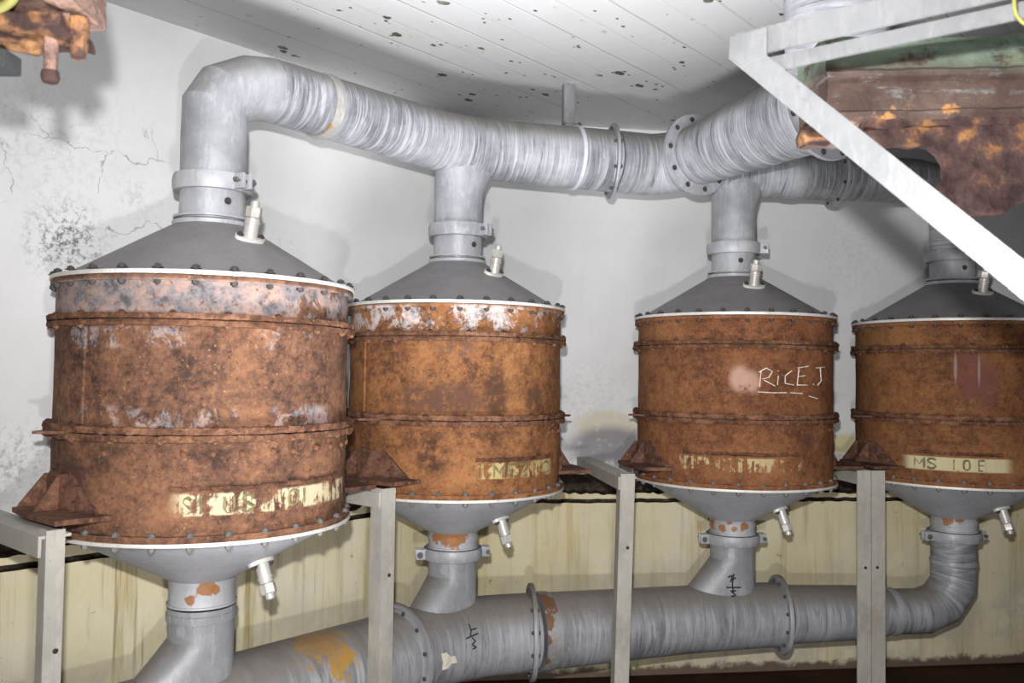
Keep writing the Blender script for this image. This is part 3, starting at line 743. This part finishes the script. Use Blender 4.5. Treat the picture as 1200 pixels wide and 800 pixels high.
# --- lower collector in four bolted lengths
UL = [UA, UB, BR]
def lower_section(label, i, path, radii, e, ext, fl, clampang=None, mark=None):
    t = thing('collector_pipe', label, 'pipe', P(i, AX_L - .13), 'collector pipe lengths under the drums')
    bm = BM(); tube(bm, path, radii, 64, u0=i * 2); obj('run', bm, M['pipe_lo'], t, smooth=25)
    if e is not None: tee(t, i, -.604 if clampang is not None else -.612, AX_L + .03, .0795, e, ext, M['pipe_stub'])
    if clampang is not None: clamp(t, D[i], .080, -.592, .036, clampang, M['neck'], both=True)
    for c, ax, ro in fl: flange(t, c, ax, ro - .045, ro, .014, M['pipe_lo'], 12)
    return t
j01 = P(0, AX_L) + UA * .66; j12 = P(1, AX_L) + UB * .285; j23 = P(2, AX_L) + BR * .19
p_, r_ = dense([P(0, AX_L) - UA * 1.3, j01 - UA * .007], [.134, .131])
k0 = lower_section('fat grey collector pipe at the bottom left with an orange stain under the nearest drum', 0, p_, r_, -UA, .20, [(j01 - UA * .0085, UA, .158)])
bm = BM(); lathe(bm, [(.076, -.590), (.0825, -.590), (.0825, -.602), (.0845, -.604), (.0845, -.622), (.076, -.622)], V((D[0].x, D[0].y, 0)), segs=64); obj('sleeve', bm, M['riser'], k0)
q1, q1r = dense([j01 + UA * .007, P(1, AX_L) - UA * .16], [.131, .130]); q2, q2r = dense([P(1, AX_L) + UB * .17, j12 - UB * .007], [.128, .127])
bz = bez(q1[-1], P(1, AX_L), q2[0], 8)
k1 = lower_section('bent grey collector pipe under the second drum with a scrawled mark and paint chip', 1, q1[:-1] + bz[:-1] + q2, q1r[:-1] + [.130 - .002 * k / 8 for k in range(8)] + q2r,
                   -UA, .19, [(j12 - UB * .0085, V((1, .09, 0)), .158)], math.degrees(math.atan2(UB.y, UB.x)))
p3, r3 = dense([j12 + UB * .007, P(2, AX_L) - UB * .2], [.126, .116]); p4, r4b = dense([P(2, AX_L) + BR * .1, j23 - BR * .007], [.114, .113])
k2 = lower_section('grey collector pipe under the chalked drum with black strokes on its stub', 2, p3 + p4, r3 + r4b, -UB, .18, [(j23 - BR * .0085, V((1, .03, 0)), .140)], LB)
wc = j12 + UB * .03; w0 = P(2, AX_L - .13)
M['weld_brown'] = grey_mat('brown_rusted_weld', (.36, .355, .35), (.48, .47, .46), (.22, .20, .19), uv=False, dust=.5, stain=1.0,
    spots=[(tuple(wc + V((0, -a_, z_)) - w0), r_, (.17, .075, .035)) for a_, z_, r_ in ((.06, .11, .07), (.11, .06, .05), (.125, .0, .045), (.11, -.06, .03))])
band(k2, wc, UB, .125, .045, M['weld_brown'])
p5, r5 = dense([j23 + BR * .007, P(3, AX_L) - BR * .32, ], [.104, .096])
p5 += [P(3, AX_L) - BR * .27, P(3, AX_L) - BR * .13, P(3, AX_L + .028) - BR * .055, P(3, AX_L + .095) - BR * .004, P(3, -.70), P(3, -.604)]
r5 += [.083, .083, .083, .082, .081, .0795]
k3 = lower_section('last grey collector pipe length curving up into the rightmost drum', 3, p5, r5, None, 0, [], LB)
band(k3, P(3, AX_L) - BR * .26, BR, .083, .024, M['neck']); band(k3, P(3, -.69), V((0, 0, 1)), .080, .014, M['neck'])
def ray_cyl(px, py, o, ax, r):
    """first point of an infinite cylinder seen at a picture point"""
    d = unproj(px, py, Y=1.0).normalized(); o = V(o); ax = V(ax).normalized()
    dp = d - ax * d.dot(ax); op = -o - ax * (-o).dot(ax)
    a = dp.dot(dp); b = 2 * dp.dot(op); c = op.dot(op) - r * r
    return d * ((-b - math.sqrt(max(0, b * b - 4 * a * c))) / (2 * a))
sp0 = tuple(ray_cyl(397, 768, P(0, AX_L), UA, .133) - P(0, AX_L - .13))
sp1 = tuple(ray_cyl(375, 752, P(0, AX_L), UA, .133) - P(0, AX_L - .13))
[c for c in k0.children if c.name.startswith('run')][0].data.materials[0] = grey_mat('painted_pipe_stained', (.295, .30, .32), (.45, .46, .48), (.16, .16, .17), dust=.8, su=28, stain=.7, spots=((sp0, .09, (.46, .25, .04)), (sp1, .12, (.36, .22, .10))))
from mathutils.bvhtree import BVHTree
def on_pipe(t, px, py, lift=.0012):
    d = unproj(px, py, Y=1.0).normalized(); best = None
    for c in t.children:
        if c.type != 'MESH' or not (c.name.startswith('run') or c.name.startswith('branch')): continue
        b = BVHTree.FromPolygons([v.co + ORG[c.name] for v in c.data.vertices], [p.vertices[:] for p in c.data.polygons])
        h = b.ray_cast(V((0, 0, 0)), d)
        if h[0] is not None and (best is None or h[3] < best[1]): best = (h[0], h[3], h[1])
    n = best[2] if best[2].dot(d) < 0 else -best[2]
    return best[0] + n * lift
def smooth_stroke(t, st):
    o = []
    for k in range(len(st) - 1):
        for q in range(4): o.append(on_pipe(t, st[k][0] + (st[k + 1][0] - st[k][0]) * q / 4, st[k][1] + (st[k + 1][1] - st[k][1]) * q / 4))
    return o + [on_pipe(t, *st[-1])]
bm = BM()
for st in ([(853, 676), (858, 674), (856, 682)], [(857, 679), (862, 677)], [(851, 688), (868, 688)], [(860, 672), (858, 684), (859, 694)], [(862, 692), (856, 692), (862, 697), (857, 699)]):
    tube(bm, smooth_stroke(k2, st), .0026, 6)
obj('hand_painted_mark', bm, M['black'], k2)
bm = BM(); 
for st in ([(549, 731), (552, 739), (551, 745)], [(552, 738), (558, 736)], [(546, 748), (560, 742)], [(553, 747), (557, 751), (553, 755), (558, 758), (554, 760)]):
    tube(bm, smooth_stroke(k1, st), .0024, 6)
obj('hand_painted_mark', bm, M['black'], k1)
bm = BM(); ch = [on_pipe(k1, x, y, .0006) for x, y in ((517, 766), (523, 764), (528, 769), (533, 768), (536, 776), (529, 777), (525, 783), (518, 785), (519, 776))]
prism(bm, ch, (ch[0] - P(1, AX_L)).normalized() * .0015); obj('paint_chip', bm, M['chip'], k1)

# ------------------------------------------------------------------ support posts
def angle_bar(bm, p, q, ex, ey, w, t, w2=None):
    """L section from p to q, legs along ex and ey"""
    p, q = V(p), V(q); w2 = w2 or w
    o = [V((0, 0, 0)), ex * w, ex * w + ey * t, ex * t + ey * t, ex * t + ey * w2, ey * w2]
    prism(bm, [p + v for v in o], q - p)
def post(label, top, front, along, double=False, w=.048, lean=0):
    """front: unit vector towards the room; along: unit vector along the wall"""
    t = thing('support_post', label, 'post', V((top.x, top.y, FLOOR)), 'steel posts carrying the drums')
    zt = top.z; back = -front; foot = top + along * lean
    bm = BM()
    if double:
        for s in (-1, 1):
            angle_bar(bm, V((foot.x, foot.y, FLOOR)) + along * s * .0015, top + along * s * .0015, along * s, back, .05, .006, .06)
    else:
        angle_bar(bm, V((foot.x, foot.y, FLOOR)) - along * w / 2, top - along * w / 2, along, back, w, .006)
    obj('upright', bm, M['post'], t)
    # arm running back into the wall
    n = NA if along.dot(A) > .97 else NB
    o_ = a0 if n is NA else b0
    L = n.dot(o_ - top) / n.dot(back) - .001
    bm = BM(); w2 = .062
    p = top + V((0, 0, -.0105)) + back * .007 - along * (w2 / 2 - .001)
    angle_bar(bm, p, p + back * (L - .007), along, V((0, 0, -1)), w2, .006, .042)
    obj('arm', bm, M['post'], t)
    bm = BM(); box(bm, V((foot.x, foot.y, FLOOR + .004)) + back * .03, .13, .11, .008, along, front, bev=.002); obj('foot_plate', bm, M['post'], t)
    for dx in ((-.022, .022) if double else (.006,)):
        pp = top.lerp(V((foot.x, foot.y, FLOOR)), .38 if double else .27) + along * dx
        bm = BM(); lathe(bm, [(.0, -.001), (.0055, -.001), (.0055, .0012), (.004, .002), (.0, .002)], pp, front, 12); obj('bolt_head', bm, M['black'], t)
    return t
FA = -NA; FB = -NB
def mid(i, j, t, f): return (D[i] + D[j]) / 2 + f * t
f12 = (FA + FB).normalized(); al12 = V((-f12.y, f12.x, 0)); al12 = al12 if al12.x > 0 else -al12
t0 = unproj(66, 613, Y=1.71); post('steel post at the far left below the nearest drum, its arm slanting out of view', V((t0.x, t0.y, -.3145 - .0105)), FA, A, w=.036)
tz = -.325
q = unproj(456, 570, Y=2.378); post('yellow-stained steel post between the first and second drums', V((q.x, q.y, tz)), FA, A)
q = unproj(736, 553, Y=2.80); post('narrow steel post between the second drum and the chalked drum', V((q.x, q.y, tz)), FB, B, lean=-.02)
q = unproj(1021, 548, Y=3.0); post('double steel post of two back-to-back angles before the rightmost drum', V((q.x, q.y, tz)), FB, B, True)

# ------------------------------------------------------------------ ceiling hanger
hp = UP(.40)
hg = thing('pipe_hanger', 'thin grey hanger strap holding the overhead duct to the ceiling', 'hanger', V((hp.x, hp.y, AX_U)))
bm = BM(); hx = UB; hy = V((-UB.y, UB.x, 0))
box(bm, V((hp.x, hp.y, 0)) - hx * .006 - hy * .0 + V((0, 0, (CEIL + AX_U + .10) / 2)), .034, .006, CEIL - AX_U - .10, hx, hy, bev=.001)
box(bm, V((hp.x, hp.y, 0)) - hx * .025 + V((0, 0, (CEIL + AX_U + .10) / 2)) + hy * .01, .006, .024, CEIL - AX_U - .10, hx, hy, bev=.001)
obj('hanger_bar', bm, M['galv'], hg)
st = []
bm = BM(); lathe(bm, [(.104, -.006), (.1115, -.006), (.1115, .006), (.104, .006)], hp + UB * .012, UB, 56); sp_ = obj('strap', bm, M['cone_low'], hg)
place(BT['lug'], 'bolt', sp_, hp + UB * .004 + V((0, 0, .118)) - hy * .0, UB)

# ------------------------------------------------------------------ near bracket frame, top right
fr = thing('bracket_frame', 'pale galvanised triangular bracket close by at the upper right', 'bracket', unproj(868, 58, Y=1.28))
c0 = unproj(862, 50, Y=1.30); c1d = V((.79, -.613, 0))
fn = V((-c1d.y, c1d.x, 0)); fn = fn if fn.y > 0 else -fn      # away from the camera
Lb = 0.90
Lb = (V((RW.y, -RW.x, 0)).dot(rw0 - c0)) / V((RW.y, -RW.x, 0)).dot(c1d) - .002
bm = BM(); angle_bar(bm, c0 + V((0, 0, .014)), c0 + V((0, 0, .014)) + c1d * Lb, V((0, 0, -1)), fn, .040, .005, .016); obj('top_rail', bm, M['galv'], fr)
bm = BM(); angle_bar(bm, c0 + c1d * .04 + V((0, 0, -.0275)) + fn * .018, c0 + c1d * Lb + V((0, 0, -.0275)) + fn * .018, V((0, 0, -1)), fn, .022, .005, .04); obj('lower_rail', bm, M['galv'], fr)
dg = (c1d * .7071 + V((0, 0, -.7071))).normalized(); dw = (c1d * .7071 + V((0, 0, .7071))).normalized()
s0 = c0 - fn * .0075 + c1d * .004 + V((0, 0, -.012)); 
Ld = .98
bm = BM(); 
w_ = .037
o_ = [V((0, 0, 0)), dw * w_, dw * w_ + fn * .006, dw * .006 + fn * .006, dw * .006 + fn * .042, fn * .042]
o_ = [V((0, 0, 0)), dw * w_, dw * w_ + fn * .006, V((0, 0, 0)) + fn * .006]
st_ = s0 - dw * .018
prism(bm, [st_ + v for v in o_], dg * Ld); obj('brace', bm, M['galv'], fr)
bm = BM(); pl = [s0 + V((0, 0, .018)) - c1d * .008, s0 + V((0, 0, .020)) + c1d * .05, s0 + V((0, 0, -.022)) + c1d * .05, s0 + V((0, 0, -.03)) + c1d * .012, s0 + V((0, 0, -.012)) - c1d * .01]
prism(bm, [p - fn * .004 for p in pl], fn * .0035); obj('corner_plate', bm, M['galv'], fr)

# ------------------------------------------------------------------ rusted housing behind the bracket
def displace(bm, amp, f, lump=0):
    bm.normal_update()
    mv = []
    for v in bm.verts:
        d = amp * (mnoise.noise(v.co * f) + .5 * mnoise.noise(v.co * f * 2.7 + V((3, 1, 7))))
        l = mnoise.noise(v.co * f * .9 + V((11, 5, 2)))
        if lump and l > .15: d += lump * min(1, (l - .15) * 4)
        mv.append((v, v.normal * d))
    for v, d in mv: v.co += d
def fine(bm, cuts_len):
    for _ in range(6):
        es = [e for e in bm.edges if e.calc_length() > cuts_len]
        if not es: break
        bmesh.ops.subdivide_edges(bm, edges=es, cuts=1, use_grid_fill=True)
    bmesh.ops.triangulate(bm, faces=[f for f in bm.faces if len(f.verts) > 4])
def housing_mat():
    t = NT('green_paint_over_rust'); p = t.obj
    n1 = t.noise(p, 9, 10, .7); n2 = t.noise(p, 40, 8, .7); st = t.noise(t.mp(p, (5, 5, 40)), 1, 8, .7)
    col = t.ramp(n1, [(.3, (.05, .03, .026)), (.5, (.10, .066, .056)), (.7, (.17, .12, .10))])
    z = t.sep(p)[2]
    gm = t.mul(t.step(z, .085, .135), t.step(t.math('ADD', n1, t.mul(st, .35)), .52, .66))
    col = t.mix(gm, col, t.mix(n2, (.12, .18, .125), (.24, .30, .24)))
    col = t.mix(t.mul(t.step(st, .52, .64), t.step(n2, .42, .56), .8), col, (.24, .26, .25))
    col = t.mix(t.mul(t.step(t.noise(t.mp(p, (4, 4, 25), (3, 2, 8)), 1, 6, .7), .6, .7), .7), col, (.45, .38, .12))
    col = t.mix(t.mul(t.step(t.noise(p, 16, 8, .7), .58, .66), t.step(z, .10, .02)), col, (.55, .27, .10))
    return t.fin(col, .85, 0, n2, .7, .008, .2)
def orange_mat(name, k):
    t = NT(name); p = t.obj
    n1 = t.noise(p, 19, 7, .62); n2 = t.noise(p, 70, 8, .7)
    col = t.ramp(n1, [(.40, (.045 * k, .028 * k, .027 * k)), (.535 - .04 * (k > 1), (.095, .056, .05)), (.60, (.24 * k, .12 * k, .055 * k)), (.72, (.40 * k, .21 * k, .09 * k))])
    col = t.mix(t.mul(t.step(n2, .54, .68), .5), col, (.10, .045, .03))
    return t.fin(col, .9, 0, t.math('ADD', n1, t.mul(n2, .5)), .9, .012, .15)
M['housing'] = housing_mat(); M['orange'] = orange_mat('blistered_orange_rust', 1.0); M['amber'] = orange_mat('amber_flaking_rust', 1.9)
HY = 1.40
hb = unproj(968, 150, Y=HY); hr = V((1, 0.0, 0)); 
def rwx(y): return rw0.x + (y - rw0.y) * RW.x / RW.y         # x of the right wall at depth y
hs = thing('rusted_housing', 'rusted steel housing with flaking green paint at the upper right behind the pale bracket', 'housing', hb)
bm = BM()
zt_ = unproj(968, 40, Y=HY).z; zb_ = hb.z; x0_ = hb.x; x1_ = rwx(HY) - .03
prof = [(0, zb_), (-.012, zb_ + .004), (-.014, zb_ + .022), (0, zb_ + .028), (.002, zb_ + .075), (-.008, zb_ + .082), (-.008, zb_ + .092), (.004, zb_ + .100), (.006, zt_ - .012), (.014, zt_),
        (.14, zt_), (.14, zb_)]
rg = []
nx = 90
for k in range(nx + 1):
    x = x0_ + (x1_ - x0_) * k / nx; rg.append([bm.verts.new(V((x + (.006 * nz1(z * 60, 3) if k == 0 else 0), HY + y, z + .012 * math.sin(0) + (x - x0_) * .035))) for y, z in prof])
rings_to_faces(bm, rg, True, True); displace(bm, .003, 22, .004)
obj('channel', bm, M['housing'], hs)
bm = BM()
q = lambda x, y, Y=HY - .035: unproj(x, y, Y=Y)
out = [q(1012, 155), q(1045, 150), q(1110, 149), q(1160, 143), q(1240, 136), q(1330, 132), q(1330, 215), q(1260, 225), q(1205, 235), q(1175, 247), q(1150, 252), q(1130, 243), q(1116, 236), q(1109, 226),
       q(1111, 208), q(1109, 192), q(1103, 180), q(1092, 172), q(1070, 168), q(1045, 169), q(1028, 172), q(1012, 168)]
prism(bm, out, V((0, .022, 0))); fine(bm, .018); displace(bm, .003, 24, .007)
obj('lower_plate', bm, M['orange'], hs, smooth=60)
bm = BM(); ox = [V((x, HY - .05 + (0.002 * nz1(x * 40)), q(x * 0 + 1000, 153).z)) for x in (x0_ + .02,)]
box(bm, V(((x0_ + x1_) / 2 + .02, HY + .02, zb_ - .004 + .012)), x1_ - x0_ - .06, .12, .010, V((1, 0, .035)).normalized(), V((0, 1, 0)), V((-.035, 0, 1)).normalized()); fine(bm, .02); displace(bm, .003, 26, .005)
obj('bottom_flange', bm, M['orange'], hs, smooth=60)
bm = BM(); box(bm, unproj(958, 158, Y=HY + .02), .04, .05, .022); fine(bm, .01); displace(bm, .004, 40, .006); obj('rust_lump', bm, M['orange'], hs, smooth=70)

# ------------------------------------------------------------------ rusted fixture, top left
HL = 1.10
lb = unproj(60, 40, Y=HL)
lf = thing('rusted_beam_end', 'blurred rusted beam end with a bolt hanging down in the upper left corner', 'beam', lb)
zt_, z1, z2, z3 = unproj(60, -60, Y=HL).z, unproj(60, 8, Y=HL).z, unproj(60, 26, Y=HL).z, unproj(60, 44, Y=HL).z
tip = unproj(104, 30, Y=HL); tip.z = 0
DL = V((-1, -.04, 0)).normalized(); Lw = NA.dot(a0 - tip) / NA.dot(DL) - .06
def bar_section(prof, skew=0, s0=0):
    """prof: (towards the camera offset, z); runs along NA from the tip to the wall"""
    bm = BM(); rg = []; N = 60
    side = V((.04, -1, 0)).normalized()
    for k in range(N + 1):
        t = k / N; s = s0 + (Lw - s0) * t * t if k else s0
        rg.append([bm.verts.new(tip + DL * s + side * y + V((0, 0, z))) for y, z in prof])
    rings_to_faces(bm, rg, True, True); return bm
def rect(y0, y1, za, zb, n=5):
    o = []
    for k in range(n): o.append((y0 + (y1 - y0) * k / n, za))
    for k in range(n): o.append((y1, za + (zb - za) * k / n))
    for k in range(n): o.append((y1 + (y0 - y1) * k / n, zb))
    for k in range(n): o.append((y0, zb + (za - zb) * k / n))
    return o
M['rustmauve'] = rust_mat('rust_mauve', (.10, .06, .05), (.25, .16, .14), (.44, .28, .20), scale=3, z0=0)
bm = bar_section(rect(-.03, .04, z1 - .006, zt_, 7), s0=0); displace(bm, .006, 26, .006); obj('web', bm, M['rustmauve'], lf, smooth=70)
bm = bar_section(rect(-.04, .065, z1 - .014, z1 + .022, 6), s0=-.004); displace(bm, .005, 34, .006); obj('upper_lip', bm, M['rustmauve'], lf, smooth=70)
bm = bar_section(rect(-.04, .05, z3 - .004, z3 + .012, 6), s0=.012); displace(bm, .005, 30, .006); obj('lower_flange', bm, M['amber'], lf, smooth=70)
bm = bar_section(rect(-.02, .01, z3, z1, 4), s0=.02); displace(bm, .004, 30, .004); obj('inner_plate', bm, M['rustmauve'], lf, smooth=70)
bp = unproj(60, 60, Y=HL - .01)
bm = BM(); 
tube(bm, [bp + V((0, 0, .02)), bp + V((0, 0, -.004)), bp + V((0, 0, -.026))], [.0095, .009, .0085], 14, jit=.0015)
sb = obj('hanging_bolt', bm, M['rustmauve'], lf)
bm = BM(); lathe(bm, [(0, -.026), (.0105, -.026), (.0115, -.034), (.0095, -.041), (0, -.041)], bp, (0, 0, 1), 10); obj('bolt_tip', bm, M['amber'], sb)
bp2 = unproj(92, 40, Y=HL - .012)
bm = BM(); tube(bm, [bp2 + V((0, 0, .02)), bp2 + V((.001, 0, 0)), bp2 + V((.0, 0, -.022)), bp2 + V((.001, 0, -.032))], [.012, .013, .0115, .009], 14, jit=.003); obj('bent_tab', bm, M['amber'], lf)
# small dark box under the beam at the picture's edge, and the yellow cables
db = unproj(4, 77, Y=HL + .03)
sw = thing('cable_clip', 'small dark block under the rusted beam end at the left edge', 'clip', db)
bm = BM(); box(bm, db - V((.018, 0, -.004)), .064, .04, .026, bev=.004); box(bm, db + V((-.02, .0, .024)), .02, .02, .03, bev=.002); obj('block', bm, M['darkthing'], sw)
bm = BM(); lathe(bm, [(0, 0), (.005, 0), (.005, .004), (0, .004)], db + V((.006, -.024, .002)), (0, -1, 0), 10); obj('screw', bm, M['boltgrey'], sw)
def cable(label, pts, r, kind='cable'):
    bm = BM(); P_ = []
    for k in range(len(pts) - 2): 
        a = (V(pts[k]) + V(pts[k + 1])) / 2 if k else V(pts[0]); b = (V(pts[k + 1]) + V(pts[k + 2])) / 2 if k < len(pts) - 3 else V(pts[-1])
        P_ += bez(a, pts[k + 1], b, 8)[(0 if k == 0 else 1):]
    tube(bm, P_, r, 12); c = V(P_[0])
    o = obj('cable', bm, M['cable']); o['label'] = label; o['category'] = 'cable'; return o
Yc = HL - .06
cable('yellow-green cable crossing the upper left corner above the rusted beam', [unproj(-60, 30, Y=Yc), unproj(-10, 14, Y=Yc), unproj(12, 4, Y=Yc), unproj(22, -12, Y=Yc), unproj(40, -60, Y=Yc), V((unproj(50, -60, Y=Yc).x, Yc, CEIL))], .006)
Yr = 1.0
cable('thin yellow cable looping down at the upper right corner', [V((unproj(1210, -60, Y=Yr).x, Yr, CEIL)), unproj(1192, -60, Y=Yr), unproj(1187, 8, Y=Yr), unproj(1194, 24, Y=Yr), unproj(1215, 36, Y=Yr), V((rwx(Yr) - .002, Yr, unproj(1215, 40, Y=Yr).z))], .0022)

# ------------------------------------------------------------------ camera, light
cd = bpy.data.cameras.new('camera'); cam = bpy.data.objects.new('camera', cd); link(cam)
cd.sensor_width = 36; cd.lens = 30; cd.clip_start = .02
cam.matrix_world = Matrix.Translation(V((0, 0, CH))) @ Matrix.Rotation(PI / 2 + PITCH, 4, 'X') @ Matrix.Rotation(ROLL, 4, 'Z')
cd.dof.use_dof = True; cd.dof.focus_distance = 2.7; cd.dof.aperture_fstop = 6.3
sc = bpy.context.scene; sc.camera = cam
def light(kind, name, pos, power, size, aim=None, **kw):
    l = bpy.data.lights.new(name, kind); l.energy = power; l.shadow_soft_size = size
    for k, v in kw.items(): setattr(l, k, v)
    o = bpy.data.objects.new(name, l); link(o); o.location = V(pos) + V((0, 0, CH))
    if aim is not None: o.rotation_euler = (V(aim) - V(pos)).to_track_quat('-Z', 'Y').to_euler()
    return o
light('SPOT', 'camera_flash', (-.03, .0, .15), 205, .02, unproj(650, 440, Y=2.8), spot_size=R(98), spot_blend=.8, color=(1, .985, .97))
light('SPOT', 'hand_lamp', (.05, .05, -.42), 66, .03, unproj(600, 450, Y=2.8), spot_size=R(90), spot_blend=.85, color=(1, .99, .98))
light('SPOT', 'ceiling_fill', (.05, 1.3, -1.05), 350, .40, V((.05, 1.95, 1.0)), spot_size=R(92), spot_blend=1, color=(.97, .985, 1))  # unseen upward fill, added to brighten the ceiling
light('POINT', 'rear_fill', (-.3, -.7, -.75), 20, .22, color=(1, .98, .95))  # added soft fill light behind the camera, not a source in the room
w = bpy.data.worlds.new('world'); sc.world = w; w.use_nodes = True
w.node_tree.nodes['Background'].inputs[0].default_value = (.5, .52, .56, 1); w.node_tree.nodes['Background'].inputs[1].default_value = .02
sc.view_settings.view_transform = 'Standard'; sc.view_settings.look = 'None'; sc.view_settings.gamma = 1; sc.view_settings.use_curve_mapping = False
sc.view_settings.exposure = 0.06
